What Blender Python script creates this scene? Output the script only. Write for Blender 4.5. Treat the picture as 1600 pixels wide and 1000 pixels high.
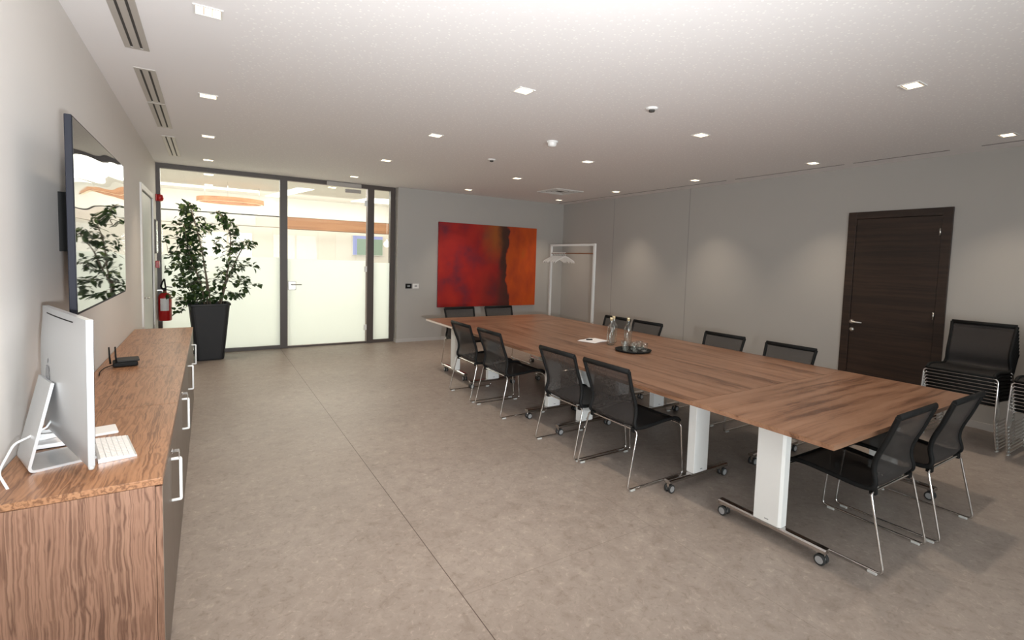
import bpy, math, random
from mathutils import Vector, Matrix
random.seed(7)
for o in list(bpy.data.objects): bpy.data.objects.remove(o)
sc = bpy.context.scene
C = sc.collection
PI = math.pi

# ---------------------------------------------------------------- camera
cd = bpy.data.cameras.new('camera'); cam = bpy.data.objects.new('camera', cd); C.objects.link(cam)
r = Vector((0.84244921, -0.53792866, 0.03020083)); u = Vector((0.00971923, 0.07121887, 0.99741336)); f = Vector((0.5386881, 0.83997656, -0.06522653))
m = Matrix((r, u, -f)).transposed().to_4x4(); m.translation = Vector((0, 0, 1.595)); cam.matrix_world = m
cd.sensor_width = 36; cd.lens = 769.53 / 1600 * 36
cd.shift_x = -18.29 / 1600; cd.shift_y = (457.1 - 500) / 1600
cd.clip_start = .02; cd.clip_end = 100
sc.camera = cam

# ---------------------------------------------------------------- colour management, world, large lights
sc.view_settings.view_transform = 'Standard'; sc.view_settings.look = 'None'
sc.view_settings.gamma = 1; sc.view_settings.use_curve_mapping = False
sc.view_settings.exposure = 0.0
w = bpy.data.worlds.new('world'); sc.world = w; w.use_nodes = True
w.node_tree.nodes['Background'].inputs[0].default_value = (.75, .86, 1, 1); w.node_tree.nodes['Background'].inputs[1].default_value = 1.0

def area(name, loc, rot, sx, sy, power, col, spread=180):
    l = bpy.data.lights.new(name, 'AREA'); l.shape = 'RECTANGLE'; l.size = sx; l.size_y = sy; l.energy = power; l.color = col
    l.spread = math.radians(spread)
    o = bpy.data.objects.new(name, l); C.objects.link(o); o.location = loc; o.rotation_euler = rot
    return o
# daylight through the three windows behind the camera (sky from above, light thrown up from the paving outside)
DAY = (.92, .96, 1)
for i, x in enumerate((0.6, 2.9, 5.2)):
    area('window_daylight', (x, -3.35, 1.35), (math.radians(90 + 28), 0, 0), 1.7, 2.2, (200, 40, 4)[i], DAY)
# the photographer's flash, held above the camera and bounced off the ceiling
fl = bpy.data.lights.new('camera_flash', 'SPOT'); fl.energy = 690; fl.color = (.94, .97, 1); fl.spot_size = math.radians(125); fl.spot_blend = 1.0; fl.shadow_soft_size = .04
fo_ = bpy.data.objects.new('camera_flash', fl); C.objects.link(fo_); fo_.location = (.15, -.35, 1.45)
fo_.rotation_euler = (Vector((.9, 2.5, 2.857)) - fo_.location).to_track_quat('-Z', 'Y').to_euler()
# lobby beyond the glass
area('lobby_ceiling_light', (1.0, 11.3, 2.93), (0, 0, 0), 6.5, 2.6, 330, (1, .93, .85))
area('lobby_ceiling_light', (2.0, 15.0, 2.9), (0, 0, 0), 9, .6, 75, (1, .90, .80))
area('lobby_fill_light', (2.0, 12.9, 2.45), (math.radians(90 + 22), 0, 0), 9, .2, 38, (1, .92, .84))  # added unseen fill, turned away from the camera, brightens the upper lobby band

H = 2.857; XL = -.637; XR = 6.703; YG = 9.083; YP = 8.898; YF = -3.0

# ---------------------------------------------------------------- materials
def nt(m): return m.node_tree.nodes, m.node_tree.links
def mat(name, col, rough=.6, metal=0, spec=.5, **k):
    m = bpy.data.materials.new(name); m.use_nodes = True
    b = m.node_tree.nodes['Principled BSDF']
    b.inputs['Base Color'].default_value = (*col, 1); b.inputs['Roughness'].default_value = rough
    b.inputs['Metallic'].default_value = metal; b.inputs['Specular IOR Level'].default_value = spec
    if 'coat' in k: b.inputs['Coat Weight'].default_value = k['coat']; b.inputs['Coat Roughness'].default_value = .08
    if 'emit' in k: b.inputs['Emission Color'].default_value = (*k['emit'], 1); b.inputs['Emission Strength'].default_value = k['es']
    if 'noise' in k:      # faint procedural mottling and bump
        sc_, amt, bump = k['noise']
        N, L = nt(m); tc = N.new('ShaderNodeTexCoord'); n = N.new('ShaderNodeTexNoise'); n.inputs['Scale'].default_value = sc_; n.inputs['Detail'].default_value = 4
        L.new(tc.outputs['Object'], n.inputs['Vector'])
        mx = N.new('ShaderNodeMix'); mx.data_type = 'RGBA'
        mx.inputs[6].default_value = (*[c * (1 - amt) for c in col], 1); mx.inputs[7].default_value = (*[min(1, c * (1 + amt)) for c in col], 1)
        L.new(n.outputs[0], mx.inputs[0]); L.new(mx.outputs[2], b.inputs['Base Color'])
        if bump:
            bp = N.new('ShaderNodeBump'); bp.inputs['Strength'].default_value = bump; bp.inputs['Distance'].default_value = .002
            L.new(n.outputs[0], bp.inputs['Height']); L.new(bp.outputs[0], b.inputs['Normal'])
    return m

def ramp(N, stops):
    c = N.new('ShaderNodeValToRGB'); e = c.color_ramp.elements
    while len(e) < len(stops): e.new(.5)
    for i, (p, col) in enumerate(stops): e[i].position = p; e[i].color = (*col, 1)
    return c

def wood(name, axis, cols, across=7, along=.5, rough=.4, wav=.35, bump=.05, fine=1.0, spec=.5, det=3, wf=1.6, lo=.34, hi=.66):
    """veneer with streaks running along one object axis"""
    m = bpy.data.materials.new(name); m.use_nodes = True; N, L = nt(m); b = N['Principled BSDF']
    tc = N.new('ShaderNodeTexCoord')
    # wander of the streaks
    mp0 = N.new('ShaderNodeMapping'); s = [1.6] * 3; s[axis] = 2.2; mp0.inputs['Scale'].default_value = s
    L.new(tc.outputs['Object'], mp0.inputs[0])
    n0 = N.new('ShaderNodeTexNoise'); n0.inputs['Scale'].default_value = wf; n0.inputs['Detail'].default_value = 3; L.new(mp0.outputs[0], n0.inputs['Vector'])
    sub = N.new('ShaderNodeVectorMath'); sub.operation = 'SUBTRACT'; sub.inputs[1].default_value = (.5, .5, .5); L.new(n0.outputs['Color'], sub.inputs[0])
    scl = N.new('ShaderNodeVectorMath'); scl.operation = 'MULTIPLY'; v = [wav] * 3; v[axis] = 0; scl.inputs[1].default_value = v; L.new(sub.outputs[0], scl.inputs[0])
    add = N.new('ShaderNodeVectorMath'); add.operation = 'ADD'; L.new(tc.outputs['Object'], add.inputs[0]); L.new(scl.outputs[0], add.inputs[1])
    mp = N.new('ShaderNodeMapping'); s = [across] * 3; s[axis] = along; mp.inputs['Scale'].default_value = s; L.new(add.outputs[0], mp.inputs[0])
    n1 = N.new('ShaderNodeTexNoise'); n1.inputs['Scale'].default_value = 1; n1.inputs['Detail'].default_value = det; n1.inputs['Roughness'].default_value = .55; L.new(mp.outputs[0], n1.inputs['Vector'])
    mp2 = N.new('ShaderNodeMapping'); s = [across * 6] * 3; s[axis] = along * 3; mp2.inputs['Scale'].default_value = s; L.new(add.outputs[0], mp2.inputs[0])
    n2 = N.new('ShaderNodeTexNoise'); n2.inputs['Scale'].default_value = 1; n2.inputs['Detail'].default_value = 4; L.new(mp2.outputs[0], n2.inputs['Vector'])
    mth = N.new('ShaderNodeMath'); mth.operation = 'MULTIPLY_ADD'; mth.inputs[1].default_value = .35 * fine; L.new(n2.outputs[0], mth.inputs[0])
    off = N.new('ShaderNodeMath'); off.operation = 'SUBTRACT'; off.inputs[1].default_value = .175 * fine; L.new(n1.outputs[0], off.inputs[0]); L.new(off.outputs[0], mth.inputs[2])
    k = len(cols); c = ramp(N, [(lo + (hi - lo) * i / (k - 1), cols[i]) for i in range(k)])
    L.new(mth.outputs[0], c.inputs[0]); L.new(c.outputs[0], b.inputs['Base Color'])
    b.inputs['Roughness'].default_value = rough; b.inputs['Specular IOR Level'].default_value = spec
    bp = N.new('ShaderNodeBump'); bp.inputs['Strength'].default_value = bump; bp.inputs['Distance'].default_value = .001
    L.new(mth.outputs[0], bp.inputs['Height']); L.new(bp.outputs[0], b.inputs['Normal'])
    return m

def glassmat(name, tint=(1, 1, 1), refl=1.0, rough=0.0):
    """thin clear glass: straight-through transmission with a Fresnel reflection"""
    m = bpy.data.materials.new(name); m.use_nodes = True; N, L = nt(m); N.remove(N['Principled BSDF'])
    out = N['Material Output']; t = N.new('ShaderNodeBsdfTransparent'); t.inputs[0].default_value = (*tint, 1)
    g = N.new('ShaderNodeBsdfGlossy'); g.inputs['Roughness'].default_value = rough; fr = N.new('ShaderNodeLayerWeight'); fr.inputs[0].default_value = .5
    pw = N.new('ShaderNodeMath'); pw.operation = 'POWER'; pw.inputs[1].default_value = 4; L.new(fr.outputs['Facing'], pw.inputs[0])
    mu = N.new('ShaderNodeMath'); mu.operation = 'MULTIPLY_ADD'; mu.inputs[1].default_value = .9 * refl; mu.inputs[2].default_value = .045 * refl; mu.use_clamp = True; L.new(pw.outputs[0], mu.inputs[0])
    mx = N.new('ShaderNodeMixShader'); L.new(mu.outputs[0], mx.inputs[0]); L.new(t.outputs[0], mx.inputs[1]); L.new(g.outputs[0], mx.inputs[2]); L.new(mx.outputs[0], out.inputs[0])
    return m

def meshfab(name, col, through):
    """woven see-through net: part open, part dark yarn"""
    m = bpy.data.materials.new(name); m.use_nodes = True; N, L = nt(m); b = N['Principled BSDF']; out = N['Material Output']
    b.inputs['Base Color'].default_value = (*col, 1); b.inputs['Roughness'].default_value = .6; b.inputs['Specular IOR Level'].default_value = .25
    t = N.new('ShaderNodeBsdfTransparent'); mx = N.new('ShaderNodeMixShader')
    tc = N.new('ShaderNodeTexCoord'); n = N.new('ShaderNodeTexNoise'); n.inputs['Scale'].default_value = 60; L.new(tc.outputs['Object'], n.inputs['Vector'])
    mr = N.new('ShaderNodeMapRange'); mr.inputs[3].default_value = 1 - through - .04; mr.inputs[4].default_value = 1 - through + .04; L.new(n.outputs[0], mr.inputs[0])
    L.new(mr.outputs[0], mx.inputs[0]); L.new(t.outputs[0], mx.inputs[1]); L.new(b.outputs[0], mx.inputs[2]); L.new(mx.outputs[0], out.inputs[0])
    return m

def frosted(name):
    m = bpy.data.materials.new(name); m.use_nodes = True; N, L = nt(m); N.remove(N['Principled BSDF']); out = N['Material Output']
    d = N.new('ShaderNodeBsdfDiffuse'); d.inputs[0].default_value = (.9, .92, .9, 1); t = N.new('ShaderNodeBsdfTranslucent'); t.inputs[0].default_value = (.93, .96, .94, 1)
    mx = N.new('ShaderNodeMixShader'); mx.inputs[0].default_value = .75; L.new(d.outputs[0], mx.inputs[1]); L.new(t.outputs[0], mx.inputs[2]); L.new(mx.outputs[0], out.inputs[0])
    return m

def emit(name, col, s):
    m = bpy.data.materials.new(name); m.use_nodes = True; N, L = nt(m); N.remove(N['Principled BSDF']); e = N.new('ShaderNodeEmission')
    e.inputs[0].default_value = (*col, 1); e.inputs[1].default_value = s; L.new(e.outputs[0], N['Material Output'].inputs[0]); return m

M = {}
M['wall_left'] = mat('warm_white_paint', (.74, .70, .66), .8, noise=(3, .015, .03))
M['wall_grey'] = mat('grey_paint', (.42, .40, .375), .75, noise=(3, .015, .03))
M['ceil'] = None
M['frame_brown'] = mat('dark_bronze_metal', (.075, .058, .05), .45)
M['white_metal'] = mat('white_powder_coat', (.83, .83, .81), .4, noise=(40, .01, .02))
M['chrome'] = mat('chrome', (.72, .70, .68), .12, 1)
M['steel'] = mat('brushed_steel', (.62, .6, .57), .3, 1)
M['polished'] = mat('polished_aluminium', (.55, .52, .5), .18, 1)
M['black'] = mat('black_plastic', (.009, .009, .009), .65, spec=.18)
M['rubber'] = mat('black_rubber', (.02, .02, .02), .7)
M['grey_plastic'] = mat('grey_plastic', (.3, .3, .3), .5)
M['white_plastic'] = mat('white_plastic', (.8, .79, .77), .35)
M['membrane'] = meshfab('black_net', (.040, .035, .033), .17)
M['seatnet'] = meshfab('dense_black_net', (.016, .015, .015), .08)
M['taupe'] = mat('taupe_lacquer', (.20, .155, .12), .42, noise=(30, .03, 0))
M['alu'] = mat('satin_aluminium', (.56, .57, .58), .38, .75)
M['alu_light'] = mat('satin_aluminium_edge', (.66, .67, .68), .3, .6)
M['screen'] = mat('black_glass', (.01, .01, .011), .06)
M['ventmetal'] = mat('vent_aluminium', (.52, .48, .44), .4, .3)
M['recess'] = mat('recess_warm_grey', (.30, .22, .15), .4, .3)
M['closer'] = mat('closer_grey', (.40, .37, .34), .5)
M['logo'] = mat('grey_logo', (.22, .23, .25), .25, .3)
M['pot'] = mat('anthracite_resin', (.016, .016, .018), .6, noise=(20, .1, .1))
M['soil'] = mat('soil', (.03, .02, .012), .9, noise=(60, .4, .6))
M['bark'] = mat('bark', (.16, .12, .085), .8, noise=(40, .3, .4))
M['red'] = mat('red_enamel', (.42, .012, .012), .3)
M['label'] = mat('white_label', (.7, .68, .66), .5)
M['paper'] = mat('paper', (.86, .85, .86), .7)
M['keys'] = mat('white_keys', (.85, .84, .82), .45)
M['cable'] = mat('white_cable', (.8, .8, .8), .5)
M['clear'] = glassmat('clear_glass', (.97, .985, .975), .9)
M['pane'] = glassmat('pane_glass', (.93, .96, .94), .8)
M['frost'] = frosted('frosted_film')
M['glidep'] = mat('clear_plastic', (.55, .55, .53), .2)
M['led'] = emit('warm_led', (1, .80, .52), 5)
M['lampwhite'] = mat('lamp_housing', (.75, .73, .7), .5)
M['slotdark'] = mat('slot_dark', (.05, .045, .04), .7)
M['hanger'] = mat('white_hanger', (.85, .82, .78), .5)
M['copper'] = mat('brown_rail', (.3, .13, .07), .35, .6)
M['skirt'] = mat('skirting_grey', (.47, .45, .43), .6)

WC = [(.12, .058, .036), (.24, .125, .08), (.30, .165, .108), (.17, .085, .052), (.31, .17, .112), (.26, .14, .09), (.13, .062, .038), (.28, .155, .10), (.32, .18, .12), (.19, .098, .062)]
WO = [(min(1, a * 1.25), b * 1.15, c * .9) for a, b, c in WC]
TC = [(.12, .056, .031), (.20, .10, .056), (.245, .128, .075), (.27, .145, .087), (.295, .163, .10)]
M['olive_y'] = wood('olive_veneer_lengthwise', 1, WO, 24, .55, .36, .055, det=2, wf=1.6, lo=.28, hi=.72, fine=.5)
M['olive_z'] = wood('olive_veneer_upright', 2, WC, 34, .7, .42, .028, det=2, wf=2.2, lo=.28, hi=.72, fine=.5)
M['table_y'] = wood('walnut_laminate_lengthwise', 1, TC, 16, .9, .36, .05)
M['table_x'] = wood('walnut_laminate_crosswise', 0, TC, 16, .9, .36, .05)
M['wenge'] = wood('wenge_door', 1, [(.016, .009, .006), (.026, .014, .009), (.038, .02, .013)], 30, .8, .45, .03)
M['lobbywood'] = wood('lobby_oak', 0, [(.24, .105, .045), (.33, .15, .068), (.37, .18, .085)], 10, .5, .5, .03)

def floor_mat():
    m = bpy.data.materials.new('stone_vinyl'); m.use_nodes = True; N, L = nt(m); b = N['Principled BSDF']
    tc = N.new('ShaderNodeTexCoord')
    def noise(s, d, rg=.6, dist=0):
        n = N.new('ShaderNodeTexNoise'); n.inputs['Scale'].default_value = s; n.inputs['Detail'].default_value = d; n.inputs['Roughness'].default_value = rg; n.inputs['Distortion'].default_value = dist
        L.new(tc.outputs['Object'], n.inputs['Vector']); return n
    a = noise(1.0, 3, .5, .4); bn = noise(9, 8, .68, .6); c = noise(30, 7, .72, 1.0)
    c1 = ramp(N, [(.35, (.285, .238, .206)), (.65, (.322, .274, .24))]); L.new(a.outputs[0], c1.inputs[0])
    c2 = ramp(N, [(.32, (.81, .79, .77)), (.44, (.95, .94, .94)), (.56, (1.02, 1.02, 1.02)), (.68, (1.14, 1.14, 1.13))]); L.new(bn.outputs[0], c2.inputs[0])
    mx = N.new('ShaderNodeMix'); mx.data_type = 'RGBA'; mx.blend_type = 'MULTIPLY'; mx.inputs[0].default_value = 1; L.new(c1.outputs[0], mx.inputs[6]); L.new(c2.outputs[0], mx.inputs[7])
    c3 = ramp(N, [(.36, (.76, .74, .72)), (.45, (.98, .98, .98)), (.57, (1, 1, 1)), (.65, (1.34, 1.33, 1.31))]); L.new(c.outputs[0], c3.inputs[0])
    mx2 = N.new('ShaderNodeMix'); mx2.data_type = 'RGBA'; mx2.blend_type = 'MULTIPLY'; mx2.inputs[0].default_value = .8; L.new(mx.outputs[2], mx2.inputs[6]); L.new(c3.outputs[0], mx2.inputs[7])
    # sheet joints: one along the room at x = 1, cross joints every 3 m beyond it
    sp = N.new('ShaderNodeSeparateXYZ'); L.new(tc.outputs['Object'], sp.inputs[0])
    def absd(sock, v, wd):
        s = N.new('ShaderNodeMath'); s.operation = 'SUBTRACT'; s.inputs[1].default_value = v; L.new(sock, s.inputs[0])
        ab = N.new('ShaderNodeMath'); ab.operation = 'ABSOLUTE'; L.new(s.outputs[0], ab.inputs[0])
        lt = N.new('ShaderNodeMath'); lt.operation = 'LESS_THAN'; lt.inputs[1].default_value = wd; L.new(ab.outputs[0], lt.inputs[0]); return lt
    j1 = absd(sp.outputs[0], 1.0, .0022)
    dk = N.new('ShaderNodeMix'); dk.data_type = 'RGBA'; dk.inputs[7].default_value = (.075, .052, .04, 1); L.new(mx2.outputs[2], dk.inputs[6]); L.new(j1.outputs[0], dk.inputs[0])
    j2 = absd(sp.outputs[1], 2.015, .0022)
    gt = N.new('ShaderNodeMath'); gt.operation = 'GREATER_THAN'; gt.inputs[1].default_value = 1.0; L.new(sp.outputs[0], gt.inputs[0])
    ml = N.new('ShaderNodeMath'); ml.operation = 'MULTIPLY'; L.new(j2.outputs[0], ml.inputs[0]); L.new(gt.outputs[0], ml.inputs[1])
    ml2 = N.new('ShaderNodeMath'); ml2.operation = 'MULTIPLY'; ml2.inputs[1].default_value = .45; L.new(ml.outputs[0], ml2.inputs[0])
    dk2 = N.new('ShaderNodeMix'); dk2.data_type = 'RGBA'; dk2.inputs[7].default_value = (.09, .066, .05, 1); L.new(dk.outputs[2], dk2.inputs[6]); L.new(ml2.outputs[0], dk2.inputs[0])
    lt3 = N.new('ShaderNodeMath'); lt3.operation = 'LESS_THAN'; lt3.inputs[1].default_value = 2.26; L.new(sp.outputs[0], lt3.inputs[0]); L.new(lt3.outputs[0], ml2.inputs[1]); ml3 = N.new('ShaderNodeMath'); ml3.operation = 'MULTIPLY'; ml3.inputs[1].default_value = .3; L.new(ml2.outputs[0], ml3.inputs[0]); L.new(ml3.outputs[0], dk2.inputs[0])
    j4 = absd(sp.outputs[0], 2.262, .0022); m4 = N.new('ShaderNodeMath'); m4.operation = 'MULTIPLY'; m4.inputs[1].default_value = .3; L.new(j4.outputs[0], m4.inputs[0])
    dk3 = N.new('ShaderNodeMix'); dk3.data_type = 'RGBA'; dk3.inputs[7].default_value = (.09, .066, .05, 1); L.new(dk2.outputs[2], dk3.inputs[6]); L.new(m4.outputs[0], dk3.inputs[0])
    L.new(dk3.outputs[2], b.inputs['Base Color'])
    rr = N.new('ShaderNodeMapRange'); rr.inputs[3].default_value = .38; rr.inputs[4].default_value = .55; L.new(bn.outputs[0], rr.inputs[0]); L.new(rr.outputs[0], b.inputs['Roughness'])
    b.inputs['Specular IOR Level'].default_value = .4
    bp = N.new('ShaderNodeBump'); bp.inputs['Strength'].default_value = .12; bp.inputs['Distance'].default_value = .002; L.new(c.outputs[0], bp.inputs['Height']); L.new(bp.outputs[0], b.inputs['Normal'])
    return m
M['floor'] = floor_mat()

def ceil_mat():
    m = bpy.data.materials.new('ceiling_plaster'); m.use_nodes = True; N, L = nt(m); b = N['Principled BSDF']; b.inputs['Roughness'].default_value = .85
    tc = N.new('ShaderNodeTexCoord'); sp = N.new('ShaderNodeSeparateXYZ'); L.new(tc.outputs['Object'], sp.inputs[0])
    mp = N.new('ShaderNodeMapping'); mp.inputs['Scale'].default_value = (26, 26, 26); L.new(tc.outputs['Object'], mp.inputs[0])
    def dots(scale, rad, off):
        mp = N.new('ShaderNodeMapping'); mp.inputs['Scale'].default_value = (scale,) * 3; mp.inputs['Location'].default_value = (off, off, 0); L.new(tc.outputs['Object'], mp.inputs[0])
        v = N.new('ShaderNodeTexVoronoi'); v.voronoi_dimensions = '2D'; v.inputs['Scale'].default_value = 1; L.new(mp.outputs[0], v.inputs['Vector'])
        lt = N.new('ShaderNodeMath'); lt.operation = 'LESS_THAN'; lt.inputs[1].default_value = rad; L.new(v.outputs['Distance'], lt.inputs[0]); return lt
    d1 = dots(13, .085, 0); d2 = dots(18, .085, 7.3)
    mx = N.new('ShaderNodeMath'); mx.operation = 'MAXIMUM'; L.new(d1.outputs[0], mx.inputs[0]); L.new(d2.outputs[0], mx.inputs[1])
    gt = N.new('ShaderNodeMath'); gt.operation = 'GREATER_THAN'; gt.inputs[1].default_value = .13; L.new(sp.outputs[0], gt.inputs[0])
    lt = N.new('ShaderNodeMath'); lt.operation = 'LESS_THAN'; lt.inputs[1].default_value = 6.35; L.new(sp.outputs[0], lt.inputs[0])
    a = N.new('ShaderNodeMath'); a.operation = 'MULTIPLY'; L.new(gt.outputs[0], a.inputs[0]); L.new(lt.outputs[0], a.inputs[1])
    a2 = N.new('ShaderNodeMath'); a2.operation = 'MULTIPLY'; L.new(a.outputs[0], a2.inputs[0]); L.new(mx.outputs[0], a2.inputs[1])
    cm = N.new('ShaderNodeMix'); cm.data_type = 'RGBA'; cm.inputs[6].default_value = (.82, .79, .78, 1); cm.inputs[7].default_value = (.95, .93, .9, 1)
    L.new(a2.outputs[0], cm.inputs[0]); L.new(cm.outputs[2], b.inputs['Base Color'])
    return m
M['ceil'] = ceil_mat()

def painting_mat():
    m = bpy.data.materials.new('abstract_canvas'); m.use_nodes = True; N, L = nt(m); b = N['Principled BSDF']; b.inputs['Roughness'].default_value = .6
    tc = N.new('ShaderNodeTexCoord'); sp = N.new('ShaderNodeSeparateXYZ'); L.new(tc.outputs['Object'], sp.inputs[0])
    def noise(s, d, sx=1, sz=1):
        mp = N.new('ShaderNodeMapping'); mp.inputs['Scale'].default_value = (sx, 1, sz); L.new(tc.outputs['Object'], mp.inputs[0])
        n = N.new('ShaderNodeTexNoise'); n.inputs['Scale'].default_value = s; n.inputs['Detail'].default_value = d; L.new(mp.outputs[0], n.inputs['Vector']); return n
    n1 = noise(2.2, 5); n2 = noise(2.5, 4, 1.6, .8); n3 = noise(3, 6, 1, .5)
    red = ramp(N, [(.3, (.11, .008, .026)), (.5, (.32, .006, .005)), (.7, (.42, .014, .004))]); L.new(n1.outputs[0], red.inputs[0])
    org = ramp(N, [(.3, (.34, .036, .003)), (.6, (.52, .07, .002)), (.8, (.46, .09, .003))]); L.new(n2.outputs[0], org.inputs[0])
    # wobbling coordinate
    wv = N.new('ShaderNodeMath'); wv.operation = 'MULTIPLY_ADD'; wv.inputs[1].default_value = .5; L.new(n3.outputs[0], wv.inputs[0]); of = N.new('ShaderNodeMath'); of.operation = 'SUBTRACT'; of.inputs[1].default_value = .17; L.new(sp.outputs[0], of.inputs[0]); L.new(of.outputs[0], wv.inputs[2])
    def mr(sock, a, c):
        q = N.new('ShaderNodeMapRange'); q.inputs[1].default_value = a; q.inputs[2].default_value = c; q.interpolation_type = 'SMOOTHSTEP'; L.new(sock, q.inputs[0]); return q
    side = mr(wv.outputs[0], .46, .52)                        # object x, centre = 0
    mx = N.new('ShaderNodeMix'); mx.data_type = 'RGBA'; L.new(side.outputs[0], mx.inputs[0]); L.new(red.outputs[0], mx.inputs[6]); L.new(org.outputs[0], mx.inputs[7])
    # ochre patch on the upper middle
    p1 = mr(wv.outputs[0], -.25, .25); p2 = mr(sp.outputs[2], -.1, .6); p3 = mr(wv.outputs[0], .5, .4)
    a = N.new('ShaderNodeMath'); a.operation = 'MULTIPLY'; L.new(p1.outputs[0], a.inputs[0]); L.new(p2.outputs[0], a.inputs[1])
    a1 = N.new('ShaderNodeMath'); a1.operation = 'MULTIPLY'; L.new(a.outputs[0], a1.inputs[0]); L.new(p3.outputs[0], a1.inputs[1])
    oc = N.new('ShaderNodeMix'); oc.data_type = 'RGBA'; oc.inputs[7].default_value = (.33, .085, .01, 1); L.new(a1.outputs[0], oc.inputs[0]); L.new(mx.outputs[2], oc.inputs[6])
    # dark band beside the border and dark lower middle
    b1 = mr(wv.outputs[0], .22, .42); b2 = mr(wv.outputs[0], .50, .47)
    s = N.new('ShaderNodeMath'); s.operation = 'MULTIPLY'; L.new(b1.outputs[0], s.inputs[0]); L.new(b2.outputs[0], s.inputs[1])
    s2 = N.new('ShaderNodeMath'); s2.operation = 'MULTIPLY'; s2.inputs[1].default_value = .92; L.new(s.outputs[0], s2.inputs[0])
    dk = N.new('ShaderNodeMix'); dk.data_type = 'RGBA'; dk.inputs[7].default_value = (.035, .014, .008, 1); L.new(s2.outputs[0], dk.inputs[0]); L.new(oc.outputs[2], dk.inputs[6])
    c1 = mr(wv.outputs[0], -.35, .3); c2 = mr(sp.outputs[2], .1, -.5)
    t = N.new('ShaderNodeMath'); t.operation = 'MULTIPLY'; L.new(c1.outputs[0], t.inputs[0]); L.new(c2.outputs[0], t.inputs[1])
    t1 = N.new('ShaderNodeMath'); t1.operation = 'MULTIPLY'; L.new(t.outputs[0], t1.inputs[0]); L.new(p3.outputs[0], t1.inputs[1])
    t2 = N.new('ShaderNodeMath'); t2.operation = 'MULTIPLY'; t2.inputs[1].default_value = .6; L.new(t1.outputs[0], t2.inputs[0])
    d2 = N.new('ShaderNodeMix'); d2.data_type = 'RGBA'; d2.inputs[7].default_value = (.10, .012, .008, 1); L.new(t2.outputs[0], d2.inputs[0]); L.new(dk.outputs[2], d2.inputs[6])
    L.new(d2.outputs[2], b.inputs['Base Color']); return m
M['art'] = painting_mat()

def leaf_mat():
    m = bpy.data.materials.new('ficus_leaf'); m.use_nodes = True; N, L = nt(m); b = N['Principled BSDF']
    tc = N.new('ShaderNodeTexCoord'); n = N.new('ShaderNodeTexNoise'); n.inputs['Scale'].default_value = 9; L.new(tc.outputs['Object'], n.inputs['Vector'])
    c = ramp(N, [(.35, (.012, .035, .008)), (.55, (.03, .07, .015)), (.72, (.11, .15, .035))]); L.new(n.outputs[0], c.inputs[0]); L.new(c.outputs[0], b.inputs['Base Color'])
    b.inputs['Roughness'].default_value = .4; return m
M['leaf'] = leaf_mat()

def tv_mat():
    m = bpy.data.materials.new('tv_glass'); m.use_nodes = True; N, L = nt(m); b = N['Principled BSDF']
    b.inputs['Base Color'].default_value = (.012, .012, .014, 1); b.inputs['Roughness'].default_value = .02; b.inputs['Coat Weight'].default_value = 1; b.inputs['Coat Roughness'].default_value = .02; b.inputs['Coat IOR'].default_value = 1.6
    b.inputs['IOR'].default_value = 1.5
    tc = N.new('ShaderNodeTexCoord'); mp = N.new('ShaderNodeMapping'); mp.inputs['Scale'].default_value = (1, .5, 5); L.new(tc.outputs['Object'], mp.inputs[0])
    n = N.new('ShaderNodeTexNoise'); n.inputs['Scale'].default_value = 1.2; n.inputs['Detail'].default_value = 1; L.new(mp.outputs[0], n.inputs['Vector'])
    bp = N.new('ShaderNodeBump'); bp.inputs['Strength'].default_value = .6; bp.inputs['Distance'].default_value = .013; L.new(n.outputs[0], bp.inputs['Height'])
    L.new(bp.outputs[0], b.inputs['Normal']); L.new(bp.outputs[0], b.inputs['Coat Normal']); return m
M['tv'] = tv_mat()

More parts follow.
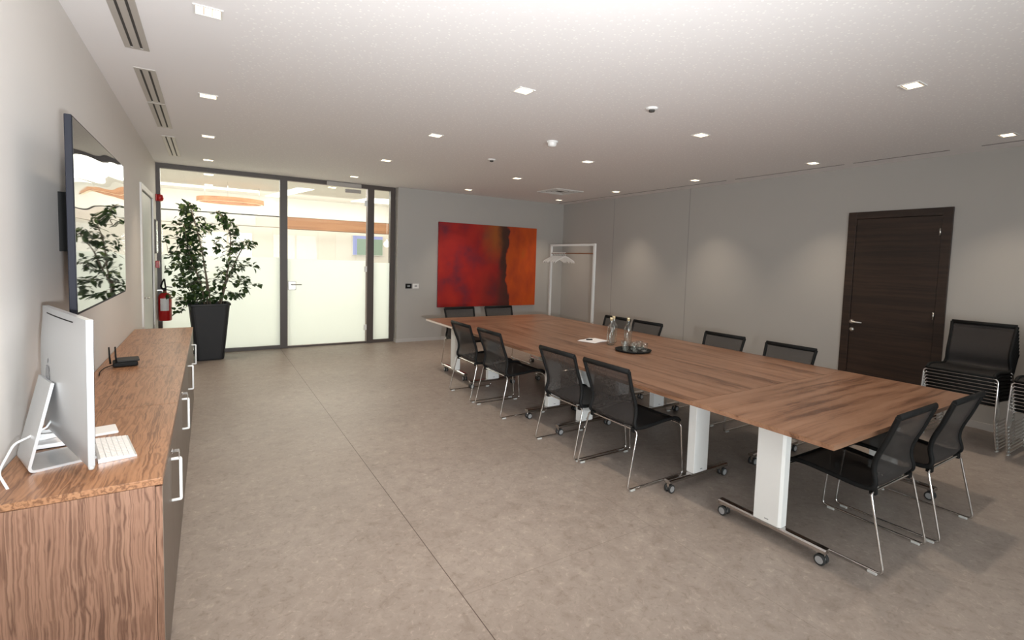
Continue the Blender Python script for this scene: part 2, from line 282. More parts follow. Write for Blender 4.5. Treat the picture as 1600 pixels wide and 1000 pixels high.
# ---------------------------------------------------------------- mesh builder
class MB:
    def __init__(s): s.v = []; s.f = []; s.mi = []; s.sm = []
    def add(s, vs, fs, mi=0, smooth=False):
        n = len(s.v); s.v += [tuple(x) for x in vs]
        for q in fs: s.f.append([n + i for i in q]); s.mi.append(mi); s.sm.append(smooth)
        return s
    def box(s, x0, x1, y0, y1, z0, z1, mi=0, X=None):
        vs = [(x, y, z) for x in (x0, x1) for y in (y0, y1) for z in (z0, z1)]
        if X is not None: vs = [X @ Vector(v) for v in vs]
        return s.add(vs, [(0, 1, 3, 2), (4, 6, 7, 5), (0, 4, 5, 1), (2, 3, 7, 6), (0, 2, 6, 4), (1, 5, 7, 3)], mi)
    def prism(s, pts, axis, a, b, mi=0, X=None, smooth=False):
        """closed 2-D outline extruded along an axis; pts are the other two coordinates in x, y, z order"""
        def mk(p, t):
            q = list(p); q.insert(axis, t); return X @ Vector(q) if X is not None else q
        n = len(pts); vs = [mk(p, a) for p in pts] + [mk(p, b) for p in pts]
        s.add(vs, [tuple(range(n))[::-1], tuple(range(n, 2 * n))], mi)
        k = len(s.v) - 2 * n
        for i in range(n): s.f.append([k + i, k + (i + 1) % n, k + n + (i + 1) % n, k + n + i]); s.mi.append(mi); s.sm.append(smooth)
        return s
    def tube(s, path, r, n=8, closed=False, mi=0, flat=None, caps=True):
        P = [Vector(p) for p in path]; m = len(P); rings = []
        up = None
        for i, p in enumerate(P):
            if closed: t = (P[(i + 1) % m] - P[i - 1])
            else: t = P[min(i + 1, m - 1)] - P[max(i - 1, 0)]
            t.normalize()
            if up is None:
                up = Vector((0, 0, 1)) if abs(t.z) < .9 else Vector((0, 1, 0))
            a = t.cross(up)
            if a.length < 1e-4: a = t.orthogonal()
            a.normalize(); b = a.cross(t).normalized(); up = b
            rr = r[i] if isinstance(r, (list, tuple)) else r
            ra, rb = (rr, rr) if flat is None else (rr * flat[0], rr * flat[1])
            rings.append([p + a * (ra * math.cos(2 * PI * k / n)) + b * (rb * math.sin(2 * PI * k / n)) for k in range(n)])
        vs = [v for q in rings for v in q]; fs = []
        for i in range(m if closed else m - 1):
            for k in range(n):
                a0 = i * n + k; a1 = i * n + (k + 1) % n; j = (i + 1) % m; fs.append((a0, a1, j * n + (k + 1) % n, j * n + k))
        s.add(vs, fs, mi, True)
        if not closed and caps:
            k0 = len(s.v) - m * n
            s.f.append([k0 + k for k in range(n)][::-1]); s.mi.append(mi); s.sm.append(False)
            s.f.append([k0 + (m - 1) * n + k for k in range(n)]); s.mi.append(mi); s.sm.append(False)
        return s
    def lathe(s, prof, c=(0, 0, 0), n=24, axis=2, mi=0, smooth=True):
        """prof: (radius, height) pairs, closed at both ends where radius is 0"""
        vs = []; fs = []
        for (rr, h) in prof:
            for k in range(n):
                a = 2 * PI * k / n; q = [rr * math.cos(a), rr * math.sin(a)]; q.insert(axis, h); vs.append((q[0] + c[0], q[1] + c[1], q[2] + c[2]))
        for i in range(len(prof) - 1):
            for k in range(n):
                fs.append((i * n + k, i * n + (k + 1) % n, (i + 1) * n + (k + 1) % n, (i + 1) * n + k))
        return s.add(vs, fs, mi, smooth)
    def build(s, name, mats, parent=None, loc=(0, 0, 0), rot=(0, 0, 0), bevel=0):
        me = bpy.data.meshes.new(name); me.from_pydata(s.v, [], s.f)
        if not isinstance(mats, (list, tuple)): mats = [mats]
        for q in mats: me.materials.append(q)
        for p, mi, sm in zip(me.polygons, s.mi, s.sm): p.material_index = mi; p.use_smooth = sm
        me.validate(); me.update()
        import bmesh
        bm = bmesh.new(); bm.from_mesh(me); bmesh.ops.recalc_face_normals(bm, faces=bm.faces); bm.to_mesh(me); bm.free()
        o = bpy.data.objects.new(name, me); C.objects.link(o)
        if parent is not None: o.parent = parent
        o.location = loc; o.rotation_euler = rot
        if bevel:
            b = o.modifiers.new('bevel', 'BEVEL'); b.width = bevel; b.segments = 2; b.limit_method = 'ANGLE'; b.angle_limit = math.radians(40)
        return o

def fillet(pts, rad, closed=False, seg=5):
    P = [Vector(p) for p in pts]; n = len(P); out = []
    for i in range(n):
        if not closed and i in (0, n - 1): out.append(P[i]); continue
        a, b, c = P[i - 1], P[i], P[(i + 1) % n]
        d1 = (a - b); d2 = (c - b); l = min(rad, d1.length * .45, d2.length * .45); p0 = b + d1.normalized() * l; p2 = b + d2.normalized() * l
        for k in range(seg + 1):
            t = k / seg; out.append(p0 * (1 - t) ** 2 + b * 2 * t * (1 - t) + p2 * t * t)
    return out

def tag(o, label, cat, group=None):
    o['label'] = label; o['category'] = cat
    if group: o['group'] = group
    return o
def thing(name, label, cat, loc=(0, 0, 0), rz=0, group=None):
    o = bpy.data.objects.new(name, None); C.objects.link(o); o.empty_display_size = .05; o.location = loc; o.rotation_euler = (0, 0, rz)
    return tag(o, label, cat, group)
def struct(o): o['kind'] = 'structure'; return o
def sempty(name, loc=(0, 0, 0)):
    o = bpy.data.objects.new(name, None); C.objects.link(o); o.location = loc; o.empty_display_size = .05; return struct(o)
def dup(root, loc=None, rz=None, label=None, group=None):
    def cp(o, par):
        c = o.copy(); C.objects.link(c)
        if par is not None: c.parent = par; c.matrix_parent_inverse = o.matrix_parent_inverse.copy()
        for ch in list(o.children): cp(ch, c)
        return c
    n = cp(root, None)
    if loc is not None: n.location = loc
    if rz is not None: n.rotation_euler = (0, 0, rz)
    if label: n['label'] = label
    if group: n['group'] = group
    return n

# ================================================================ SETTING
T = .15
struct(MB().box(XL - T, XR + T, YF - T, 9.16, -.1, 0).build('floor', M['floor']))
struct(MB().box(XL - T, XR + T, YF - T, 9.16, H, H + .1).build('ceiling', M['ceil']))
# left wall with the opening of door_3
LY0, LY1, LZ = 7.03, 8.35, 2.27
struct(MB().box(XL - T, XL, YF, LY0, 0, H).box(XL - T, XL, LY1, 9.16, 0, H).box(XL - T, XL, LY0, LY1, LZ, H).build('wall_left', M['wall_left']))
# right wall with door_2
DY0, DY1, DZ = 2.07, 2.95, 2.24
struct(MB().box(XR, XR + T, YF, DY0, 0, H).box(XR, XR + T, DY1, YP, 0, H).box(XR, XR + T, DY0, DY1, DZ, H).build('wall_right', M['wall_grey']))
struct(MB().box(2.93, XR + T, YP, YP + .26, 0, H).build('wall_back', M['wall_grey']))
# wall behind the camera, with three tall windows
b = MB()
WX = [(-.25, 1.45), (2.05, 3.75), (4.35, 6.05)]
xs = [XL - T] + [q for p in WX for q in p] + [XR + T]
for i in range(0, len(xs), 2): b.box(xs[i], xs[i + 1], YF - T, YF, 0, H)
for a0, a1 in WX: b.box(a0, a1, YF - T, YF, 0, .25); b.box(a0, a1, YF - T, YF, 2.5, H)
struct(b.build('wall_front', M['wall_left']))
for i, (a0, a1) in enumerate(WX):
    wn = sempty('window_%d' % (i + 3), ((a0 + a1) / 2, YF - .08, .25)); hw = (a1 - a0) / 2
    MB().box(-hw, -hw + .06, -.04, .04, 0, 2.25).box(hw - .06, hw, -.04, .04, 0, 2.25).box(-hw + .06, hw - .06, -.04, .04, 0, .06).box(-hw + .06, hw - .06, -.04, .04, 2.19, 2.25).box(-.03, .03, -.04, .04, .06, 2.19).build('window_frame', M['frame_brown'], wn)
    MB().box(-hw + .06, -.03, -.006, .006, .06, 2.19).box(.03, hw - .06, -.006, .006, .06, 2.19).build('window_pane', M['pane'], wn)
# skirtings
struct(MB().box(2.915, 2.93, YP - .012, YP + .17, 0, .06).box(2.93, XR - .012, YP - .012, YP, 0, .06).build('baseboard_back', M['skirt']))
struct(MB().box(XR - .012, XR, YF, 2.0, 0, .07).box(XR - .012, XR, 3.025, YP - .012, 0, .07).build('baseboard_right', M['skirt']))
struct(MB().box(XL, XL + .012, YF, 6.96, 0, .06).box(XL, XL + .012, 8.42, 9.0, 0, .06).build('baseboard_left', M['skirt']))
# panel joints of the right wall
b = MB()
for y in (7.25, 5.45): b.box(XR - .0015, XR + .002, y, y + .012, .07, H)
struct(b.build('trim_1', mat('joint_grey', (.3, .285, .27), .7)))
# shadow gap of the ceiling along the right wall
b = MB()
for y0, y1 in ((4.6, 8.7), (3.0, 4.45), (2.0, 2.9), (-1.5, 1.75)): b.box(6.42, 6.435, y0, y1, H - .004, H + .001)
struct(b.build('trim_2', mat('gap_grey', (.22, .2, .19), .8)))

# ---- glazed partition: window_1 (left light), door_1, window_2 (side light)
FZ = 2.845
def pane_parts(par, x0, x1, z0, z1, zf):
    MB().box(x0, x1, -.006, .006, z0, z1).build('window_pane', M['pane'], par)
    MB().box(x0 + .002, x1 - .002, -.0095, -.0075, z0 + .002, zf).build('frosted_film', M['frost'], par)
wn = sempty('window_1', (0, YG, 0))
MB().box(XL, XL + .05, -.04, .06, 0, H).box(XL + .05, 1.0, -.04, .06, 0, .055).box(XL + .05, 1.0, -.04, .06, 2.79, H).box(1.0, 1.11, -.045, .065, 0, H).build('window_frame', M['frame_brown'], wn)
pane_parts(wn, XL + .05, 1.0, .055, 2.79, 1.52)
wn = sempty('window_2', (0, YG, 0))
MB().box(2.42, 2.535, -.045, .065, 0, H).box(2.535, 2.835, -.04, .06, 0, .055).box(2.535, 2.835, -.04, .06, 2.79, H).box(2.835, 2.915, -.04, .06, 0, H).build('window_frame', M['frame_brown'], wn)
pane_parts(wn, 2.535, 2.835, .055, 2.79, 1.47)
dn = sempty('door_1', (0, YG, 0))
MB().box(1.11, 2.42, -.04, .06, 2.79, H).box(1.11, 2.42, -.02, .04, 0, .03).build('door_frame', M['frame_brown'], dn)
pane_parts(dn, 1.115, 2.40, .035, 2.78, 1.50)
for z in (2.48, 1.30, .24): MB().box(2.37, 2.45, -.03, -.0096, z, z + .1).build('hinge', M['white_metal'], dn, bevel=.004)
lk = MB().box(1.115, 1.24, -.05, -.0096, .98, 1.13).build('lock_case', M['steel'], dn, bevel=.008); 
MB().tube(fillet([(1.17, -.05, 1.075), (1.17, -.095, 1.075), (1.32, -.095, 1.075)], .02), .009).build('lever_handle', M['steel'], lk)
MB().box(1.72, 2.30, -.07, -.045, 2.775, 2.85).build('door_closer', M['closer'], dn, bevel=.004)
MB().box(2.03, 2.30, -.045, -.012, 2.69, 2.75).build('closer_body', M['closer'], dn, bevel=.004)

# ---- door_2, wenge door in the right wall
dn = sempty('door_2', (XR, 0, 0))
MB().box(-.022, .1, 2.0, DY0 + .02, 0, 2.303).box(-.022, .1, DY1 - .02, 3.022, 0, 2.303).box(-.022, .1, DY0 + .02, DY1 - .02, DZ - .02, 2.303).build('door_frame', M['wenge'], dn, bevel=.003)
MB().box(-.012, .032, DY0 + .023, DY1 - .023, .006, DZ - .023).build('door_leaf', M['wenge'], dn, bevel=.002)
MB().lathe([(0, -.03), (.024, -.03), (.024, -.012), (0, -.012)], (0, 2.905, .965), axis=0).tube(fillet([(-.03, 2.905, .965), (-.06, 2.905, .965), (-.06, 2.78, .965)], .018), .009).build('lever_handle', M['steel'], dn)
MB().lathe([(0, -.025), (.024, -.025), (.024, -.012), (0, -.012)], (0, 2.90, .87), axis=0).build('lock', M['steel'], dn)
for z in (2.0, 1.08, .25): MB().lathe([(0, z), (.009, z), (.009, z + .08), (0, z + .08)], (-.026, 2.1, 0), n=10).build('hinge', M['steel'], dn)
struct(MB().box(XR + T - .01, XR + T + .03, DY0 - .1, DY1 + .1, 0, DZ + .1).build('trim_3', M['wall_grey']))

# ---- door_3, pale door in the left wall
dn = sempty('door_3', (XL, 0, 0))
pale = mat('pale_door_paint', (.78, .83, .80), .4)
MB().box(-.1, .018, 6.965, 7.03, 0, 2.335).box(-.1, .018, 8.35, 8.415, 0, 2.335).box(-.1, .018, 7.03, 8.35, 2.27, 2.335).build('door_frame', M['lampwhite'], dn, bevel=.002)
MB().box(-.045, -.005, 7.035, 8.345, .006, 2.265).build('door_leaf', pale, dn, bevel=.002)
MB().box(-.005, .004, 7.09, 7.13, .93, 1.09).tube(fillet([(.0, 7.11, 1.03), (.05, 7.11, 1.03), (.05, 7.23, 1.03)], .018), .009).build('lever_handle', M['steel'], dn)
struct(MB().box(XL - T - .03, XL - T + .01, LY0 - .1, LY1 + .1, 0, LZ + .1).build('trim_4', M['wall_left']))

# ================================================================ LOBBY (beyond the glass)
LH = 3.0
lw = mat('lobby_white', (.82, .80, .76), .7); lf = mat('lobby_floor', (.45, .42, .38), .35)
struct(MB().box(-4, 8, 9.16, 15.6, -.1, -.002).build('floor_lobby', lf))
struct(MB().box(-4, 8, 9.16, 15.6, LH, LH + .1).build('ceiling_lobby', lw))
struct(MB().box(-4, 8, 15.5, 15.6, 0, LH).build('wall_lobby_back', lw))
struct(MB().box(-4.1, -4, 9.16, 15.6, 0, LH).build('wall_lobby_left', lw))
struct(MB().box(8, 8.1, 9.16, 15.6, 0, LH).build('wall_lobby_right', lw))
struct(MB().box(-4, XL - T, 9.16, 9.26, 0, LH).box(XR + T, 8, 9.16, 9.26, 0, LH).box(2.92, XR + T, YP + .26, YP + .27, 0, LH).box(XL - T, XR + T, 9.16, 9.17, H, LH).build('wall_lobby_front', lw))
struct(MB().box(1.62, 7.9, 14.0, 14.5, 2.23, 2.52).build('trim_5', M['lobbywood']))
struct(MB().box(-3.9, 1.0, 14.0, 14.5, 2.25, 2.5).build('trim_6', mat('lobby_steel', (.42, .40, .38), .35, .4)))
struct(MB().box(1.0, 1.62, 14.02, 14.5, 2.25, 2.5).build('trim_7', mat('lobby_band_pale', (.62, .55, .5), .6)))
struct(MB().box(-3.99, 7.99, 14.03, 14.5, 2.53, LH - .001).build('trim_8', lw))
# light coves in the lobby ceiling
gl = emit('cove_glow', (1, .93, .82), 3.2)
def glow(pts, label):
    o = MB().prism(pts, 2, LH - .012, LH - .001).build('light_panel', gl); tag(o, label, 'ceiling light')
glow([(1.62, 11.6), (1.95, 11.6), (1.5, 13.9), (1.2, 13.9)], 'slanting bright light panel in the lobby ceiling behind the wide mullion')
glow([(3.15, 13.4), (3.3, 12.3), (5.2, 11.8), (5.2, 13.0)], 'wide bright light panel in the lobby ceiling above the pendant globe')
glow([(-1.6, 12.9), (1.0, 12.9), (1.0, 13.25), (-1.6, 13.25)], 'long bright light strip in the lobby ceiling behind the oval lamp')
tr = thing('ring_lamp', 'large brown oval hanging lamp seen through the glass above the plant', 'lamp', (.42, 12.3, 2.62))
b = MB(); n = 48; vs = []; fs = []
for k in range(n):
    a = 2 * PI * k / n; c_, s_ = math.cos(a), math.sin(a)
    for rr, z in ((.62, 0), (.62, .09), (.56, .09), (.56, 0)): vs.append((rr * c_ * 1.0, rr * s_ * .8, z))
for k in range(n):
    for j in range(4): fs.append((k * 4 + j, k * 4 + (j + 1) % 4, ((k + 1) % n) * 4 + (j + 1) % 4, ((k + 1) % n) * 4 + j))
b.add(vs, fs, 0, False).build('ring', M['lobbywood'], tr)
b = MB(); vs = []; fs = []
for k in range(n):
    a = 2 * PI * k / n; c_, s_ = math.cos(a), math.sin(a)
    for rr, z in ((.605, -.004), (.605, -.001), (.575, -.001), (.575, -.004)): vs.append((rr * c_, rr * s_ * .8, z))
for k in range(n):
    for j in range(4): fs.append((k * 4 + j, k * 4 + (j + 1) % 4, ((k + 1) % n) * 4 + (j + 1) % 4, ((k + 1) % n) * 4 + j))
b.add(vs, fs).build('led_strip', emit('ring_glow', (1, .75, .5), 2), tr)
for k in range(3):
    a = 2 * PI * k / 3 + .4; MB().tube([(.59 * math.cos(a), .47 * math.sin(a), .09), (.59 * math.cos(a), .47 * math.sin(a), .379)], .003, 5).build('cable', M['steel'], tr)
t = thing('pendant_lamp', 'small hanging globe lamp in the lobby beside the lit screen', 'lamp', (4.2, 14 - .3, 1.93))
MB().lathe([(0, -.09), (.05, -.078), (.085, -.03), (.09, 0), (.08, .045), (.045, .08), (.02, .09), (.02, .13), (0, .13)], n=20).build('glass_globe', emit('globe_glow', (1, .9, .74), 2.2), t)
MB().tube([(0, 0, .13), (0, 0, 1.069)], .006, 6).build('cord', M['lampwhite'], t)
t = thing('wall_screen', 'lit green and blue screen on the far wall of the lobby', 'screen', (4.15, 15.49, 1.9))
MB().box(-.47, .47, -.04, 0, -.31, .31).build('housing', M['white_plastic'], t)
MB().box(-.45, -.33, -.045, -.041, -.29, .29).box(-.33, .45, -.045, -.041, .2, .29).build('screen_margin', emit('screen_blue', (.62, .62, 1), .9), t)
MB().box(-.33, .45, -.045, -.041, -.29, .2).build('screen_picture', emit('screen_green', (.62, .72, .52), .75), t)
for x, y, s in ((.02, 10.9, 'second'), (0.02, 12.6, 'far')):
    t = tag(MB().box(-.07, .07, -.05, .05, -.008, 0).build('lobby_downlight', emit('lobby_led', (1, .95, .88), 5), None, (x, y, LH - .001)), '%s square light in the lobby ceiling straight above the plant' % s, 'ceiling light')
t = tag(MB().box(-.07, .07, -.05, .05, -.008, 0).build('lobby_downlight', M['led'], None, (2.2, 11.0, LH - .001)), 'square light in the lobby ceiling seen through the glass door', 'ceiling light')

# ================================================================ CREDENZA
CY0, CY1, CX, CZ = 2.118, 6.24, -.145, .785
UL = (CY1 - CY0) / 4
pos = ['nearest the camera, wooden end panel in full view', 'second from the camera, with a key in its lock', 'third from the camera, beside the black router', 'farthest from the camera, beside the plant']
for i in range(4):
    y0 = CY0 + i * UL; y1 = y0 + UL
    t = thing('low_cabinet', 'low wooden cabinet with taupe doors, ' + pos[i], 'cabinet', (XL + .005, y0, 0), 0, 'row of low cabinets along the left wall')
    D = CX - XL - .005
    ez = CZ - .026
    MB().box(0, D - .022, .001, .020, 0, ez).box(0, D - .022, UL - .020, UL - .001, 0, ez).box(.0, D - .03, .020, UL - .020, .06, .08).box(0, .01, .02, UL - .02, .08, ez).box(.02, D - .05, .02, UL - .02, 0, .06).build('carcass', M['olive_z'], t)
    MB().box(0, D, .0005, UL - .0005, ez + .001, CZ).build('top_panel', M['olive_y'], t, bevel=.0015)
    for k in range(2):
        a0 = .001 + k * UL / 2 + (.001 if k else 0); a1 = UL / 2 * (k + 1) - .0015
        d = MB().box(D - .0205, D - .0015, a0, a1, .012, ez - .004, 1).box(D - .0015, D, a0, a1, .012, ez - .004, 0).build('door', [M['taupe'], M['olive_z']], t)
        if k == 0:
            hy = a1 - .055
            h_ = MB().tube(fillet([(D, hy, .685), (D + .034, hy, .685), (D + .034, hy, .50), (D, hy, .50)], .004, seg=2), .0065, 6).build('handle', M['white_metal'], d)
        if k == 0 and i < 2:
            MB().lathe([(0, D), (.011, D), (.011, D + .006), (0, D + .006)], (0, hy, .72), axis=0, n=12).box(D + .006, D + .03, hy - .001, hy + .001, .714, .726).box(D + .028, D + .031, hy - .011, hy + .011, .683, .712).build('key', M['chrome'], d)

# ================================================================ COMPUTER ON THE CREDENZA
ang = math.radians(21)
mac = thing('desktop_computer', 'silver all-in-one computer seen from behind on the wooden cabinet', 'computer', (-.463, 2.503, CZ), ang)
W2, HB, HT = .325, .052, .562
def bulge(y, z):
    a = 1 - (y / W2) ** 2; c = (z - HB) / (HT - HB); bz = max(0, 1 - (2 * c - 1) ** 4)
    return .019 + .042 * max(0, a) ** .8 * bz
tilt = math.radians(-.5)
def tl(p):
    x, y, z = p; return (x * math.cos(tilt) - (z - .3) * math.sin(tilt) + .01, y, .3 + (z - .3) * math.cos(tilt) + x * math.sin(tilt))
ny, nz = 28, 20
b = MB(); vs = []; fs = []
for i in range(ny + 1):
    for j in range(nz + 1):
        y = -W2 + 2 * W2 * i / ny; z = HB + (HT - HB) * j / nz; vs.append(tl((-bulge(y, z), y, z)))
for i in range(ny):
    for j in range(nz): fs.append((i * (nz + 1) + j, i * (nz + 1) + j + 1, (i + 1) * (nz + 1) + j + 1, (i + 1) * (nz + 1) + j))
b.add(vs, fs, 0, True)
k = .019
for (y0, y1, z0, z1) in ((-W2, -W2, HB, HT), (W2, W2, HB, HT)):
    b.add([tl((0, y0, z0)), tl((0, y0, z1)), tl((-k, y0, z1)), tl((-k, y0, z0))], [(0, 1, 2, 3)], 1)
b.add([tl((0, -W2, HT)), tl((0, W2, HT)), tl((-k, W2, HT)), tl((-k, -W2, HT))], [(0, 1, 2, 3)], 1)
b.add([tl((0, -W2, HB)), tl((0, W2, HB)), tl((-k, W2, HB)), tl((-k, -W2, HB))], [(0, 1, 2, 3)], 1)
b.add([tl((0, -W2, HB)), tl((0, W2, HB)), tl((0, W2, HT)), tl((0, -W2, HT))], [(0, 1, 2, 3)], 1)
b.build('housing', [M['alu'], M['alu_light']], mac)
b = MB(); X = [tl((.0006, -W2 + .004, HB + .075)), tl((.0006, W2 - .004, HB + .075)), tl((.0006, W2 - .004, HT - .004)), tl((.0006, -W2 + .004, HT - .004))]
X2 = [tl((.0022, q[1], 0)) for q in X]
b.add(X + [(p[0] + .0016, p[1], p[2]) for p in X], [(0, 1, 2, 3), (4, 5, 6, 7), (0, 1, 5, 4), (1, 2, 6, 5), (2, 3, 7, 6), (3, 0, 4, 7)]).build('screen', M['screen'], mac)
# apple-shaped mark on the back
pts = []
for k in range(40):
    a = 2 * PI * k / 40; rr = .032 * (1 + .06 * math.cos(2 * a)) - .006 * math.exp(-((a - PI / 2) / .3) ** 2) - .004 * math.exp(-((a - 3 * PI / 2) / .3) ** 2)
    y, z = rr * math.cos(a), rr * 1.08 * math.sin(a)
    # bite on one side
    dy, dz = y + .036, z - .006
    if math.hypot(dy, dz) < .014: 
        q = .014 / max(1e-6, math.hypot(dy, dz)); y, z = -.036 + dy * q, .006 + dz * q
    pts.append((y, z))
cz = .335
b = MB(); vs = [tl((-bulge(0, cz) - .0012, 0, cz))] + [tl((-bulge(y, cz + z) - .0012, y, cz + z)) for y, z in pts]
b.add(vs, [(0, 1 + k, 1 + (k + 1) % 40) for k in range(40)], 0, True)
lf_ = [(.002, .036), (.003, .045), (-.003, .055), (-.012, .058), (-.012, .05), (-.007, .041)]
b.add([tl((-bulge(y, cz + z) - .0012, y, cz + z)) for y, z in lf_], [tuple(range(6))]).build('logo', M['logo'], mac)
b = MB(); vs = []
for i in range(13):
    y = -.20 + .40 * i / 12
    for z in (HT - .021, HT - .017): vs.append(tl((-bulge(y, z) - .0008, y, z)))
b.add(vs, [(2 * i, 2 * i + 1, 2 * i + 3, 2 * i + 2) for i in range(12)]).build('vent_slot', M['black'], mac)
# stand: one bent strip of aluminium, foot + neck
prof_o = fillet([(.085, 0, 0), (-.132, 0, 0), (-.06, 0, .315)], .03, seg=7)
def offs(P, d):
    out = []
    for i, p in enumerate(P):
        t = (P[min(i + 1, len(P) - 1)] - P[max(i - 1, 0)]).normalized(); out.append(Vector((p.x + t.z * d, 0, p.z - t.x * d)))
    return out
inn = offs(prof_o, .009); pr = [(p.x, p.z) for p in prof_o] + [(p.x, p.z) for p in inn[::-1]]
if min(p[1] for p in pr) < -.001: inn = offs(prof_o, -.009); pr = [(p.x, p.z) for p in prof_o] + [(p.x, p.z) for p in inn[::-1]]
st = MB().prism(pr, 1, -.1, .1).build('stand', [M['alu_light']], mac)
MB().tube(fillet([(-.115, -.02, .11), (-.15, -.03, .10), (-.2, -.10, .03), (-.19, -.2, -.0)], .03), .004, 8).tube([(-.115, -.02, .11), (-.06, .0, .13), (-.035, .02, .16)], .004, 8).build('power_cable', M['cable'], mac)
for sgn in (-1, 1): MB().lathe([(0, .036), (.008, .038), (.010, .050), (0, .056)], (.0, sgn * (W2 - .012), 0), n=12).build('foot_pad', M['glidep'], mac)

kb = thing('keyboard', 'slim white wireless keyboard in front of the silver computer', 'keyboard', (-.328, 2.512, CZ), math.radians(12))
MB().prism([(-.058, 0), (.058, 0), (.058, .006), (-.058, .017)], 1, -.14, .14).build('body', M['alu_light'], kb, bevel=.001)
b = MB(); rows = 6
for rI in range(rows):
    x0 = -.050 + rI * .0172; cnt = 14; kw = .27 / cnt
    zt = .017 - (x0 + .058) / .116 * .011
    for c_ in range(cnt):
        y0 = -.135 + c_ * kw; b.box(x0, x0 + .0148, y0 + .001, y0 + kw - .001, zt - .002, zt + .0016)
b.build('keys', M['keys'], kb); kb.children[-1]['kind'] = 'stuff'
tp = tag(MB().box(-.05, .05, -.06, .06, 0, .011).build('trackpad', M['keys'], None, (-.40, 2.775, CZ + .0005), (0, 0, math.radians(12)), bevel=.004), 'small white trackpad lying beyond the keyboard on the cabinet', 'trackpad')
bx = thing('flat_box', 'flat white box with a dark underside lying behind the computer stand', 'box', (-.535, 2.685, CZ), math.radians(4))
MB().box(-.088, .1, -.05, .10, .003, .02).build('lid', M['paper'], bx, bevel=.003)
MB().box(-.086, .098, -.048, .098, 0, .003).build('base', M['black'], bx)
ad = thing('charger', 'white charger with its cable coiled on the flat box behind the computer', 'charger', (-.555, 2.68, CZ + .0205), math.radians(25))
b = MB(); P = []
for k in range(90):
    a = 2 * PI * k / 18; P.append((.01 + (.042 + .003 * math.sin(k * .7)) * math.cos(a), .045 + .03 * math.sin(a), .005 + .0042 * (k // 18) + .002 * math.sin(k)))
b.tube(P, .0032, 6).build('cable', M['cable'], ad)
MB().box(.035, .075, -.045, -.015, 0, .022).build('plug', M['white_plastic'], ad, bevel=.005)
MB().box(.038, .064, -.055, -.045, .007, .015).build('metal_tip', M['chrome'], ad)

rt = thing('router', 'black router with two upright aerials on the wooden cabinet', 'router', (-.50, 4.32, CZ), math.radians(8))
MB().box(-.06, .075, -.07, .07, .004, .034).build('body', M['black'], rt, bevel=.008)
MB().box(-.045, .085, -.06, .08, .034, .046).build('top_cover', M['rubber'], rt, bevel=.006)
for x in (-.052, -.02): MB().tube([(x - .02, -.062, .03), (x - .024, -.064, .08), (x - .026, -.065, .145)], [.006, .005, .004], 8).build('aerial', M['black'], rt)
MB().tube(fillet([(-.06, -.02, .012), (-.1, -.05, .006), (-.125, -.16, .006), (-.13, -.3, .006)], .04), .003, 6).build('cable', M['black'], rt)

# ================================================================ TV
TX = -.46
tv = thing('television', 'large flat black television hung on the left wall, mirroring the room', 'television', (TX, 3.43, 1.72))
hy, hz = .72, .41
MB().box(-.026, -.002, -hy, hy, -hz, hz).build('housing', mat('tv_housing', (.010, .011, .018), .6, spec=.25), tv, bevel=.003)
MB().box(-.002, 0, -hy + .008, hy - .008, -hz + .012, hz - .008).build('screen', M['tv'], tv)
MB().box(-.05, -.026, -.30, .45, -.25, .22).build('rear_housing', M['black'], tv, bevel=.01)
MB().box(-.1765, -.05, -.05, .2, -.15, .15).build('wall_bracket', M['black'], tv)

